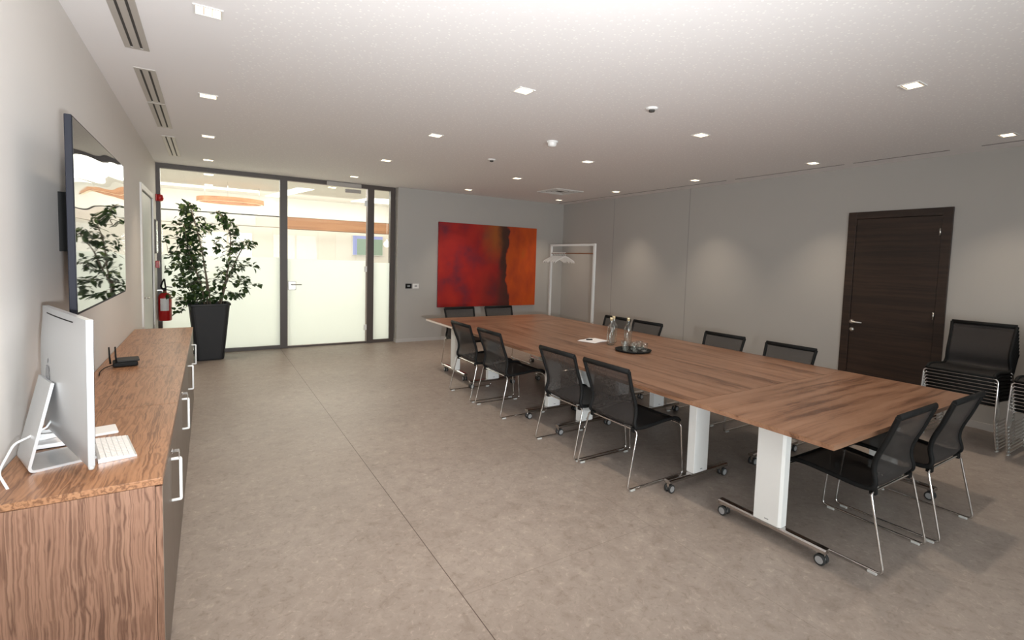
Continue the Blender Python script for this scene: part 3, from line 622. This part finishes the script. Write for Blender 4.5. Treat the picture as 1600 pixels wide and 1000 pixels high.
# ================================================================ TABLES
CH = {}
def make_table(name, label, cx, cy, lx, ly, wood_, foot_axis, foots, edge=None):
    t = thing(name, label, 'table', (cx, cy, 0), 0, 'folding conference tables pushed together')
    hx, hy = lx / 2 - .001, ly / 2 - .001
    b = MB().box(-hx, hx, -hy, hy, .738, .74, 0).box(-hx, hx, -hy, hy, .7145, .738, 1)
    b.build('tabletop', [wood_, edge or wood_], t)
    for (fx, fy, half) in foots:
        ax = foot_axis
        # column: broad face across the foot bar direction
        a, c = (.0825, .032)
        if ax == 0: col = MB().prism([(-a, -c), (a * .82, -c), (a, -c + .012), (a, c), (-a, c)], 2, .098, .712)
        else: col = MB().prism([(-c, -a), (-c, a), (c, a), (c, -a * .82), (c - .012, -a)], 2, .098, .712)
        # the sloped strip of the column shows on its right-hand side as the photo has it
        if ax == 1: col = MB().prism([(-c, -a * .82), (-c, a), (c, a), (c, -a), (-c + .012, -a)], 2, .098, .712)
        lg = col.build('leg', M['white_metal'], t, (fx, fy, 0), bevel=.002)
        fb = MB()
        pr = [(-.027, .072), (.027, .072), (.027, .09), (.018, .098), (-.018, .098), (-.027, .09)]
        fb.prism(pr, ax, -half, half)
        fb.build('foot_bar', M['polished'], lg, bevel=.002)
        mk = MB()
        if ax == 0: mk.box(-.012, .012, -c - .0012, -c, .118, .124)
        else: mk.box(-c - .0012, -c, -.012, .012, .118, .124)
        mk.build('maker_mark', M['grey_plastic'], lg)
        for s in (-1, 1):
            cb = MB(); p = s * (half - .03)
            o = (p, 0) if ax == 0 else (0, p)
            for w_ in (-.017, .017):
                aa = 1 if ax == 0 else 0      # wheel axle direction
                cc = [o[0], o[1], .03]; cc[aa] += w_
                cb.lathe([(0, -.008), (.012, -.0085), (.021, -.0085)], cc, n=18, axis=aa, mi=1)
                cb.lathe([(.021, -.0085), (.027, -.0085), (.03, -.005), (.03, .005), (.027, .0085), (.021, .0085)], cc, n=18, axis=aa, mi=0)
                cb.lathe([(.021, .0085), (.012, .0085), (0, .008)], cc, n=18, axis=aa, mi=1)
            # fork and stem
            if aa == 1: cb.box(o[0] - .018, o[0] + .018, -.009 + o[1], .009 + o[1], .03, .064, 2)
            else: cb.box(o[0] - .009, o[0] + .009, o[1] - .018, o[1] + .018, .03, .064, 2)
            cb.lathe([(0, .06), (.009, .06), (.009, .074), (0, .074)], (o[0], o[1], 0), n=10, mi=2)
            cb.build('caster', [M['rubber'], M['grey_plastic'], M['chrome']], lg)
    rl = MB()
    if foot_axis == 0: rl.box(-.03, .03, foots[0][1] + .035, foots[1][1] - .035, .66, .70)
    else: rl.box(foots[0][0] + .035, foots[1][0] - .035, -.03, .03, .66, .70)
    rl.build('cross_rail', M['white_metal'], t)
    return t
TX0, TX1, TXM = 2.555, 4.535, 3.545
lobby_lit_edge = mat('lobby_lit_edging', (.72, .62, .56), .4)  # lobby light glancing off the far table's edge, put into its colour
make_table('conference_table', 'wooden table set crosswise at the near end, corner towards the camera', (TX0 + TX1) / 2, 1.573, 1.98, .854, M['table_x'], 1, [(2.785 - 3.545, 0, .33), (4.27 - 3.545, 0, .33)])
for (x, s) in ((3.05, 'left'), (4.04, 'right')):
    for (y, q) in ((2.905, 'on the camera side of the glass tray'), (4.715, 'beyond the paper and pen')):
        cx = x - .04 * (1 if s == 'left' else -.0)
        make_table('conference_table', 'wooden table laid lengthwise on the %s, %s' % (s, q), x, y, .99, 1.81, M['table_y'], 0, [(-.04, -.645, .325), (-.04, .645, .325)])
make_table('conference_table', 'wooden table set crosswise at the far end, below the painting', (TX0 + TX1) / 2, 6.06, 1.98, .88, M['table_x'], 1, [(2.815 - 3.545, 0, .33), (4.27 - 3.545, 0, .33)], lobby_lit_edge)

# ================================================================ CHAIRS
SL = [(-.285, .845), (-.262, .78), (-.235, .70), (-.205, .63), (-.188, .57), (-.19, .52), (-.205, .475), (-.20, .445), (-.175, .43), (-.12, .428), (-.02, .436), (.10, .448), (.19, .452), (.245, .442), (.268, .42)]
def smooth(P, it=2):
    for _ in range(it):
        Q = [P[0]]
        for a, b in zip(P, P[1:]): Q.append((.75 * a[0] + .25 * b[0], .75 * a[1] + .25 * b[1])); Q.append((.25 * a[0] + .75 * b[0], .25 * a[1] + .75 * b[1]))
        Q.append(P[-1]); P = Q
    return P
SLs = smooth(SL, 2)
def hw(i, n): 
    t = i / (n - 1); return .243 - .012 * math.sin(PI * min(1, t * 2)) if t < .5 else .243
def make_chair(label):
    t = thing('mesh_chair', label, 'chair')
    n = len(SLs); split = next(i for i, p in enumerate(SLs) if p[1] < .45 and p[0] > -.2)
    def sheet(i0, i1):
        vs = []; fs = []; K = 6
        for i in range(i0, i1 + 1):
            y, z = SLs[i]; h_ = hw(i, n) - .006
            for k in range(K + 1):
                x = -h_ + 2 * h_ * k / K; sag = (1 - (x / h_) ** 2)
                if i < split: vs.append((x, y - .016 * sag * min(1, i / 6), z))
                else: vs.append((x, y, z - .012 * sag * min(1, (n - 1 - i) / 6)))
        for i in range(i1 - i0):
            for k in range(K): fs.append((i * (K + 1) + k, i * (K + 1) + k + 1, (i + 1) * (K + 1) + k + 1, (i + 1) * (K + 1) + k))
        return MB().add(vs, fs, 0, True)
    sheet(0, split).build('backrest', M['membrane'], t)
    sheet(split, n - 1).build('seat', M['seatnet'], t)
    L_ = [(-hw(i, n), SLs[i][0], SLs[i][1]) for i in range(n)]; R_ = [(hw(i, n), SLs[i][0], SLs[i][1]) for i in range(n)]
    b = MB().tube(L_, .014, 8, flat=(1, 1)).tube(R_, .014, 8, flat=(1, 1)).tube([L_[0], R_[0]], .018, 8, flat=(.7, 1.1)).tube([L_[-1], R_[-1]], .011, 8)
    b.build('shell_frame', M['black'], t)
    h_ = .275; zt = .418
    pth = [(-h_ + .015, -.195, zt), (h_ - .015, -.195, zt), (h_, -.285, .016), (h_, .29, .016), (h_ - .005, .255, .405), (-h_ + .005, .255, .405), (-h_, .29, .016), (-h_, -.285, .016)]
    fr = MB().tube(fillet(pth, .032, True, 5), .0068, 8, closed=True).build('sled_frame', M['chrome'], t)
    for sx in (-1, 1):
        for y in (-.235, .235): MB().box(sx * h_ - .009, sx * h_ + .009, y - .022, y + .022, 0, .014).build('glide', M['glidep'], fr, bevel=.003)
        MB().box(sx * .22 - .015, sx * .22 + .015, -.205, -.175, .40, .432).build('bracket', M['black'], t)
    return t
chairs = [
 (2.705, 5.09, -90, 'black mesh chair on the left long side, farthest from the camera'),
 (2.72, 4.445, -90, 'black mesh chair on the left long side, second from the far end'),
 (2.72, 3.265, -90, 'black mesh chair on the left long side, third from the far end'),
 (2.73, 2.675, -90, 'black mesh chair on the left long side, nearest the camera'),
 (3.215, 1.325, 0, 'black mesh chair at the near end, its back beside the table corner'),
 (3.865, 1.29, 0, 'black mesh chair at the near end, closer to the stacked chairs'),
 (3.20, 6.50, 180, 'black mesh chair at the far end under the red half of the painting'),
 (3.88, 6.50, 180, 'black mesh chair at the far end under the orange half of the painting'),
 (4.43, 4.95, 90, 'black mesh chair across the table, directly behind the bottles'),
 (4.44, 4.41, 90, 'black mesh chair across the table, just right of the bottles'),
 (4.45, 3.30, 90, 'black mesh chair across the table, third from the coat rack'),
 (4.44, 2.57, 90, 'black mesh chair across the table, nearest the dark door'),
]
ch0 = make_chair(chairs[0][3]); ch0['group'] = 'black mesh chairs around the table'
ch0.location = (chairs[0][0], chairs[0][1], 0); ch0.rotation_euler = (0, 0, math.radians(chairs[0][2]))
for (x, y, a, lb) in chairs[1:]: dup(ch0, (x, y, 0), math.radians(a), lb)
# stacks by the door
ords = ['topmost', 'second from the top', 'third from the top', 'fourth from the top', 'middle', 'fourth from the bottom', 'third from the bottom', 'second from the bottom', 'bottom']
for si, (x0, y0, wh) in enumerate(((6.21, 1.61, 'of the stack beside the dark door'), (6.19, .98, 'of the stack cut by the right edge'))):
    for k in range(9):
        lvl = 8 - k
        dup(ch0, (x0 - lvl * .012, y0, lvl * .033), math.radians(90), 'stacked black mesh chair, %s %s' % (ords[k], wh), 'stacked chairs by the door')

# ================================================================ THINGS ON THE TABLE
TZ = .74
pp = thing('notepad', 'loose white papers lying on the table left of the bottles', 'paper', (3.53, 4.08, TZ), math.radians(20))
MB().box(-.15, .11, -.11, .10, .004, .007).build('top_sheet', M['paper'], pp)
MB().box(-.10, .15, -.10, .105, .0, .004, X=Matrix.Rotation(math.radians(-14), 4, 'Z')).build('under_sheet', M['paper'], pp)
tag(MB().box(-.035, .035, -.011, .011, 0, .012).build('black_pen_case', M['black'], None, (3.50, 4.10, TZ + .0072), (0, 0, math.radians(-25)), bevel=.004), 'small black object lying on the white papers', 'pen case')
def bottle(label):
    t = thing('glass_bottle', label, 'bottle', group='water bottles on the table')
    o_ = [(.0, .002), (.036, .002), (.041, .008), (.041, .175), (.037, .195), (.02, .215), (.016, .225), (.016, .262)]
    i_ = [(.012, .262), (.012, .216), (.016, .204), (.031, .183), (.035, .163), (.035, .012), (0, .008)]
    MB().lathe([(0, .002)] + o_[1:], n=24).build('bottle_glass', M['bglass'], t)
    MB().lathe([(0, .262), (.0165, .262), (.0165, .285), (.014, .289), (0, .289)], n=16).build('cap', M['cap'], t)
    MB().lathe([(0, .255), (.0158, .255), (.0158, .2615), (0, .2615)], n=16).build('neck_ring', M['cap'], t)
    return t
M['bglass'] = glassmat('bottle_glass', (.88, .91, .90), 2.6, .0)
M['cap'] = mat('pale_gold_cap', (.78, .66, .42), .25, .6)
b0 = bottle('clear glass bottle standing foremost beside the white papers'); b0.location = (3.535, 3.80, TZ)
dup(b0, (3.66, 3.90, TZ), 0, 'clear glass bottle standing behind, between the other two')
dup(b0, (3.70, 3.72, TZ), 0, 'clear glass bottle standing right, close behind the glasses')
tray = tag(MB().lathe([(0, 0), (.15, 0), (.17, .008), (.178, .018), (.172, .018), (.162, .009), (.15, .004), (0, .004)], n=48).build('serving_tray', M['black'], None, (3.50, 3.44, TZ + .0005)), 'round black tray carrying drinking glasses on the table', 'tray')
def tumbler(label):
    t = MB().lathe([(0, .001), (.026, .001), (.030, .005), (.034, .085), (.0335, .087), (.033, .085)], n=20).lathe([(0, .012), (.028, .012)], n=20).build('drinking_glass', M['bglass'])
    return tag(t, label, 'glass', 'drinking glasses on the tray')
gp = [(-.075, -.06, 'front left glass on the black tray'), (.02, -.095, 'front middle glass on the black tray'), (.105, -.04, 'front right glass on the black tray'), (-.085, .045, 'back left glass on the black tray'), (.0, .01, 'middle glass on the black tray'), (.06, .08, 'back right glass on the black tray')]
# tray orientation follows the camera side: axes turned
g0 = None
ca, sa = math.cos(math.radians(-46)), math.sin(math.radians(-46))
for (gx, gy, lb) in gp:
    p = (3.50 + gx * ca - gy * sa, 3.44 + gx * sa + gy * ca, TZ + .005)
    lb = 'small clear drinking glass, ' + lb
    if g0 is None: g0 = tumbler(lb); g0.location = p
    else: q = g0.copy(); C.objects.link(q); q.location = p; q['label'] = lb

# ================================================================ PAINTING, SWITCHES
pt = thing('painting', 'large abstract painting, red on the left and orange on the right', 'painting', (4.842, YP - .004, 1.46))
MB().box(-1.128, 1.128, -.035, -.0, -.823, .823).build('canvas', M['art'], pt, bevel=.003)
for (x, mname, lb) in ((3.145, 'black', 'black square switch plate on the back wall left of the painting'), (3.285, 'white_plastic', 'white switch plate on the back wall left of the painting')):
    s = thing('switch_plate', lb, 'switch', (x, YP, 1.05)); MB().box(-.06, .06, -.008, 0, -.045, .045).build('plate', M[mname], s, bevel=.002)
    MB().box(-.025, .025, -.0095, -.008, -.012, .015).build('rocker', M['grey_plastic'], s)

# ================================================================ COAT RACK
RX, RY0, RY1, RZ = 5.72, 6.65, 7.95, 1.885
rk = thing('coat_rack', 'white square-framed coat rack with a brown rail in the corner', 'coat rack', (RX, (RY0 + RY1) / 2, 0))
hl = (RY1 - RY0) / 2
for s in (-1, 1): MB().box(-.02, .02, s * hl - .02, s * hl + .02, .02, RZ).build('post', M['white_metal'], rk, bevel=.003)
MB().box(-.02, .02, -hl - .02, hl + .02, RZ + .0005, RZ + .04).build('top_bar', M['white_metal'], rk, bevel=.003)
for s in (-1, 1): MB().box(-.24, .24, s * hl - .02, s * hl + .02, 0, .02).build('foot', M['white_metal'], rk, bevel=.003)
MB().tube([(0, -hl + .02, RZ - .135), (0, hl - .02, RZ - .135)], .011, 10).build('hanging_rail', M['copper'], rk)
def hanger(label):
    t = thing('coat_hanger', label, 'hanger', group='white hangers bunched on the rail')
    # origin on the rail axis; hanger hangs in the x-z plane
    hk = [(.019 * math.cos(a), 0, .019 * math.sin(a)) for a in [math.radians(200 - 22 * k) for k in range(12)]]
    MB().tube(fillet(hk + [(.012, 0, -.03), (0, 0, -.04), (0, 0, -.06)], .01, seg=2), .006, 6).build('hook', M['hanger'], t)
    up = [(-.235, -.16), (-.22, -.14), (-.1, -.08), (-.02, -.05), (.02, -.05), (.1, -.08), (.22, -.14), (.235, -.16)]
    lo = [(x, z - .028) for x, z in up[::-1]]
    MB().prism(up + lo, 1, -.009, .009).build('body', M['hanger'], t, bevel=.003)
    return t
hords = ['nearest the camera', 'second', 'third', 'fourth', 'fifth', 'sixth', 'seventh', 'last by the far post']
h0 = None
for k in range(8):
    y = RY1 - .45 + k * .052; lb = 'white coat hanger on the brown rail, %s' % (hords[k] if k in (0, 7) else hords[k] + ' counting from the near one')
    if h0 is None: h0 = hanger(lb); h0.location = (RX, y, RZ - .135 + .0); 
    else: dup(h0, (RX, y, RZ - .135), math.radians(random.uniform(-5, 5)), lb)
h0.rotation_euler = (0, 0, .04)

# ================================================================ PLANT
PX, PY = -.0, 8.60
pl = thing('potted_ficus', 'tall leafy ficus in a tapered anthracite pot by the glass wall', 'plant', (PX, PY, 0))
def ring(h, z, rz=math.radians(0), r_=.06):
    out = []
    for (sx, sy) in ((1, 1), (-1, 1), (-1, -1), (1, -1)):
        a0 = {(1, 1): 0, (-1, 1): 90, (-1, -1): 180, (1, -1): 270}[(sx, sy)]
        for k in range(5):
            a = math.radians(a0 + 90 * k / 4); out.append(((h - r_) * sx + r_ * math.cos(a), (h - r_) * sy + r_ * math.sin(a), z))
    return out
lv = [ring(.17, 0), ring(.178, .02), ring(.248, .80), ring(.262, .805), ring(.262, .83), ring(.235, .83), ring(.23, .76)]
b = MB(); vs = [v for q in lv for v in q]; n = 20
fs = [(i * n + k, i * n + (k + 1) % n, (i + 1) * n + (k + 1) % n, (i + 1) * n + k) for i in range(len(lv) - 1) for k in range(n)] + [tuple(range(n))]
b.add(vs, fs, 0, False).build('pot', M['pot'], pl, rot=(0, 0, math.radians(4)))
MB().add(ring(.229, .765), [tuple(range(20))]).build('soil', M['soil'], pl, rot=(0, 0, math.radians(4)))
def px2(u_, v_, d=0):     # crown layout measured from the photograph, in metres from the plant's foot
    return Vector(((u_ - 328) * .00795, d, .80 + (478 - v_) * .00905))
limbs = [[(326, 484), (325, 440), (320, 400), (314, 370), (305, 335), (300, 318)],
         [(322, 484), (318, 450), (308, 420), (298, 390), (292, 350)],
         [(331, 484), (329, 460), (324, 425), (318, 392)],
         [(342, 484), (352, 450), (361, 410), (364, 370), (358, 345), (346, 330)],
         [(345, 484), (356, 440), (372, 405), (385, 380), (392, 375)],
         [(361, 410), (375, 430), (392, 445), (410, 447)], [(361, 425), (380, 415), (400, 412), (413, 420)], [(308, 420), (285, 400), (268, 395)], [(298, 390), (280, 372), (262, 372)], [(298, 350), (275, 352), (256, 352)], [(320, 465), (300, 478), (285, 486)]]
b = MB(); LP = []
for li, Lm in enumerate(limbs):
    d0 = random.uniform(-.06, .06) if li < 5 else 0; d1 = random.uniform(-.15, .15)
    P = [px2(u_, v_, d0 + (d1 - d0) * k / (len(Lm) - 1)) for k, (u_, v_) in enumerate(Lm)]
    P = fillet(P, .06, seg=3); r0 = .013 if li < 5 else .005
    b.tube(P, [r0 * (1 - .65 * k / len(P)) for k in range(len(P))], 7); LP.append(P)
# twigs and leaves
clus = [(298, 322, 14, 7, 34), (300, 342, 19, 12, 60), (302, 365, 19, 13, 85), (303, 388, 20, 13, 100), (300, 410, 20, 13, 100), (302, 432, 20, 12, 70), (308, 452, 20, 10, 80), (312, 468, 16, 8, 60), (292, 395, 20, 22, 40), (274, 352, 9, 8, 10), (266, 372, 6, 6, 8), (275, 400, 8, 10, 18), (330, 352, 12, 6, 26), (345, 330, 9, 6, 22), (357, 342, 11, 6, 26), (368, 358, 10, 8, 22), (343, 378, 14, 9, 20), (372, 382, 14, 9, 36), (392, 376, 8, 6, 20), (358, 398, 14, 9, 24), (368, 415, 14, 9, 34), (352, 425, 13, 9, 26), (376, 438, 14, 8, 34), (345, 442, 13, 9, 32), (366, 462, 11, 5, 30), (384, 455, 8, 6, 16), (337, 462, 11, 8, 30), (385, 410, 10, 6, 12), (402, 414, 7, 4, 6), (405, 446, 8, 3, 6), (283, 487, 8, 4, 12), (272, 460, 8, 6, 10), (290, 470, 9, 7, 18), (282, 440, 9, 8, 18), (270, 418, 7, 7, 10)]
vs = []; fs = []
for (cu, cv, su, sv, cnt) in clus:
    dep = max(.06, su * .0085)
    for _ in range(int(cnt * 1.3)):
        a = random.uniform(0, 2 * PI); q = math.sqrt(random.random()) 
        p = px2(cu + q * su * math.cos(a) * 1.05, cv + q * sv * math.sin(a) * 1.15, random.gauss(0, dep))
        if p.y > .26: p.y = .26
        L_ = random.uniform(.058, .098); wd = L_ * random.uniform(.34, .48)
        dr = Vector((random.gauss(0, .7) + (cu - 325) * .01, random.gauss(0, .7), random.gauss(-.45, .45))).normalized()
        sd = dr.cross(Vector((random.gauss(0, .4), random.gauss(0, .4), 1))).normalized(); nn = sd.cross(dr)
        k0 = len(vs); cv_ = nn * (L_ * .12)
        vs += [p, p + dr * L_ * .3 + sd * wd * .8 + cv_, p + dr * L_ * .3 - sd * wd * .8 + cv_, p + dr * L_ * .62 + sd * wd * .72 + cv_, p + dr * L_ * .62 - sd * wd * .72 + cv_, p + dr * L_ * 1.0, p + dr * L_ * .3, p + dr * L_ * .62]
        fs += [(k0, k0 + 1, k0 + 6), (k0, k0 + 6, k0 + 2), (k0 + 1, k0 + 3, k0 + 7, k0 + 6), (k0 + 6, k0 + 7, k0 + 4, k0 + 2), (k0 + 3, k0 + 5, k0 + 7), (k0 + 7, k0 + 5, k0 + 4)]
    # twig towards the nearest limb point
    for _ in range(max(1, cnt // 9)):
        c_ = px2(cu + random.uniform(-1, 1) * su, cv + random.uniform(-1, 1) * sv, random.gauss(0, dep * .6)); c_.y = min(c_.y, .26)
        near = min((p for P in LP for p in P if p.z < c_.z + .05), key=lambda p: (p - c_).length, default=LP[0][0])
        md = (near + c_) / 2 + Vector((0, 0, .02)); b.tube([near, md, c_], [.0035, .0025, .0015], 5)
b.build('branches', M['bark'], pl)
fo = MB().add(vs, fs, 0, True).build('foliage', M['leaf'], pl); fo['kind'] = 'stuff'

# ================================================================ LEFT CORNER: FIRE GEAR, NOTICE
ex = thing('fire_extinguisher', 'red fire extinguisher hanging by the glass wall left of the plant', 'fire extinguisher', (-.545, 8.93, .55))
MB().lathe([(0, 0), (.075, 0), (.082, .01), (.082, .34), (.07, .385), (.035, .41), (.022, .415), (.022, .44), (0, .44)], n=28).build('cylinder', M['red'], ex)
MB().box(-.05, .05, -.0845, -.082, .11, .31).build('instruction_label', M['label'], ex) if False else None
vs = []; fs = []
for k in range(9):
    a = math.radians(-90 - 38 + 76 * k / 8)
    for z in (.15, .33): vs.append((.0828 * math.cos(a), .0828 * math.sin(a), z))
fs = [(2 * k, 2 * k + 1, 2 * k + 3, 2 * k + 2) for k in range(8)]
MB().add(vs, fs, 0, True).build('instruction_label', M['label'], ex)
vl = MB().box(-.02, .02, -.02, .02, .44, .48).tube([(0, 0, .48), (.03, -.03, .50), (.09, -.03, .49)], .008, 6).tube([(0, 0, .47), (.02, -.02, .455), (.08, -.03, .445)], .006, 6).build('valve', M['black'], ex)
MB().tube(fillet([(-.02, 0, .46), (-.05, 0, .50), (-.02, -.03, .62), (.0, -.05, .60), (.03, -.075, .40), (.03, -.095, .25)], .03), [.009] * 26, 8).build('hose', M['black'], ex) if False else MB().tube(fillet([(-.02, -.01, .46), (-.045, -.03, .50), (-.02, -.05, .58), (.0, -.06, .62), (.012, -.06, .50)], .03), .011, 8).build('hose', M['black'], ex)
MB().box(-.092, -.03, -.02, .02, .44, .455).box(-.04, .02, .083, .1, .2, .46).build('hook', M['steel'], ex)
al = thing('fire_alarm_sounder', 'round red alarm sounder high beside the top of the glass wall', 'fire alarm', (-.585, 8.99, 2.345))
MB().box(-.052, -.03, -.05, .05, -.05, .05).build('base', M['red'], al, bevel=.006)
MB().lathe([(0, -.03), (.05, -.03), (.055, .0), (.045, .03), (.02, .042), (0, .042)], axis=0, n=24).build('dome', M['red'], al)
cp_ = thing('fire_call_point', 'small red call point on the left wall above the extinguisher', 'fire alarm', (XL, 8.80, 1.38))
MB().box(0, .045, -.05, .05, -.05, .05).build('housing', M['red'], cp_, bevel=.006); MB().box(.045, .048, -.03, .03, -.03, .03).build('press_panel', M['label'], cp_)
no = thing('framed_notice', 'upright framed notice under bright glass on the left wall past the door', 'notice', (XL, 8.63, 1.77))
MB().box(0, .03, -.13, .13, -.235, .235).build('frame', M['frame_brown'], no, bevel=.003)
MB().box(.03, .032, -.105, .105, -.21, .21).build('sheet', M['paper'], no)
MB().box(.033, .036, -.115, .115, -.22, .22).build('glass', M['pane'], no)

# ================================================================ CEILING FIXTURES
lx = [(.012, 'nearest the left wall'), (1.99, 'second from the left wall'), (4.025, 'third from the left wall'), (6.085, 'nearest the right wall')]
ly = [(8.26, 'first from the glass wall'), (6.57, 'second from the glass wall'), (4.885, 'third from the glass wall'), (3.19, 'fourth from the glass wall'), (1.485, 'fifth from the glass wall')]
d0 = None
for (x, ra) in lx:
    for (y, rb) in ly:
        if x < .5 and 1 < y < 2: pass
        lb = 'square ceiling spotlight, %s, row %s' % (rb, ra)
        if d0 is None:
            d0 = thing('recessed_spotlight', lb, 'ceiling light', (x, y, H), 0, 'recessed square ceiling lights')
            MB().box(-.068, .068, -.062, -.052, -.006, -.001).box(-.068, .068, .052, .062, -.006, -.001).box(-.068, -.058, -.052, .052, -.006, -.001).box(.058, .068, -.052, .052, -.006, -.001).build('bezel', M['lampwhite'], d0)
            for k in range(3): MB().box(-.056 + .0385 * k, -.056 + .0385 * k + .034, -.040, .040, -.004, -.001).build('led_lens', M['led'], d0)
            MB().box(-.0575, .0575, -.0515, .0515, -.0009, -.0002).build('recess_plate', M['recess'], d0)
        else: dup(d0, (x, y, H), 0, lb)
        l = bpy.data.lights.new('spotlight_beam', 'SPOT'); l.energy = 70; l.color = (1, .84, .66); l.spot_size = math.radians(84); l.spot_blend = 1.0; l.shadow_soft_size = .045
        o = bpy.data.objects.new('spotlight_beam', l); C.objects.link(o); o.location = (x, y, H - .02)
for (y0, y1, lb) in ((3.0 - .4, 4.04, 'long double slot air vent in the ceiling nearest the camera'), (4.44, 5.38, 'double slot air vent in the ceiling above the television, near half'), (5.40, 6.40, 'double slot air vent in the ceiling above the television, far half'), (6.86, 8.23, 'double slot air vent in the ceiling by the glass wall')):
    t = thing('slot_vent', lb, 'air vent', (-.365, y0, H), 0, 'slot vents along the left wall'); L_ = y1 - y0
    MB().box(-.062, -.031, 0, L_, -.006, -.0005).box(-.017, .017, 0, L_, -.006, -.0005).box(.031, .062, 0, L_, -.006, -.0005).box(-.031, -.017, 0, .03, -.006, -.0005).box(.017, .031, 0, .03, -.006, -.0005).box(-.031, -.017, L_ - .03, L_, -.006, -.0005).box(.017, .031, L_ - .03, L_, -.006, -.0005).build('frame', M['ventmetal'], t)
    MB().box(-.031, -.017, .03, L_ - .03, -.003, -.0008).box(.017, .031, .03, L_ - .03, -.003, -.0008).build('slots', M['slotdark'], t)
t = thing('square_diffuser', 'square louvred air diffuser in the ceiling above the coat rack', 'air vent', (5.37, 7.26, H))
b = MB()
for k, hh in enumerate((.30, .235, .17, .105)):
    z = -.012 + .002 * k; i_ = hh - .03
    b.box(-hh, hh, -hh, -i_, z, -.001).box(-hh, hh, i_, hh, z, -.001).box(-hh, -i_, -i_, i_, z, -.001).box(i_, hh, -i_, i_, z, -.001)
b.build('louvres', M['lampwhite'], t); MB().box(-.27, .27, -.27, .27, -.0015, -.0003).build('plenum', M['slotdark'], t)
t = thing('smoke_detector', 'round white smoke detector in the middle of the ceiling', 'smoke detector', (3.07, 4.32, H))
MB().lathe([(0, 0), (.06, 0), (.06, -.014), (.052, -.018), (0, -.018)], n=24).build('base', M['white_plastic'], t)
MB().lathe([(.05, -.018), (.045, -.045), (.03, -.058), (0, -.06)], n=24).build('chamber', M['white_plastic'], t)
for (x, y, lb) in ((3.04, 2.90, 'small round motion sensor on the ceiling, the nearer one'), (3.03, 5.57, 'small round motion sensor on the ceiling, the farther one')):
    t = thing('motion_sensor', lb, 'sensor', (x, y, H)); MB().lathe([(0, 0), (.05, 0), (.048, -.01), (.03, -.016), (0, -.016)], n=24).build('rim', M['white_plastic'], t)
    MB().lathe([(.026, -.016), (.022, -.03), (0, -.036)], n=16).build('lens', M['slotdark'], t)
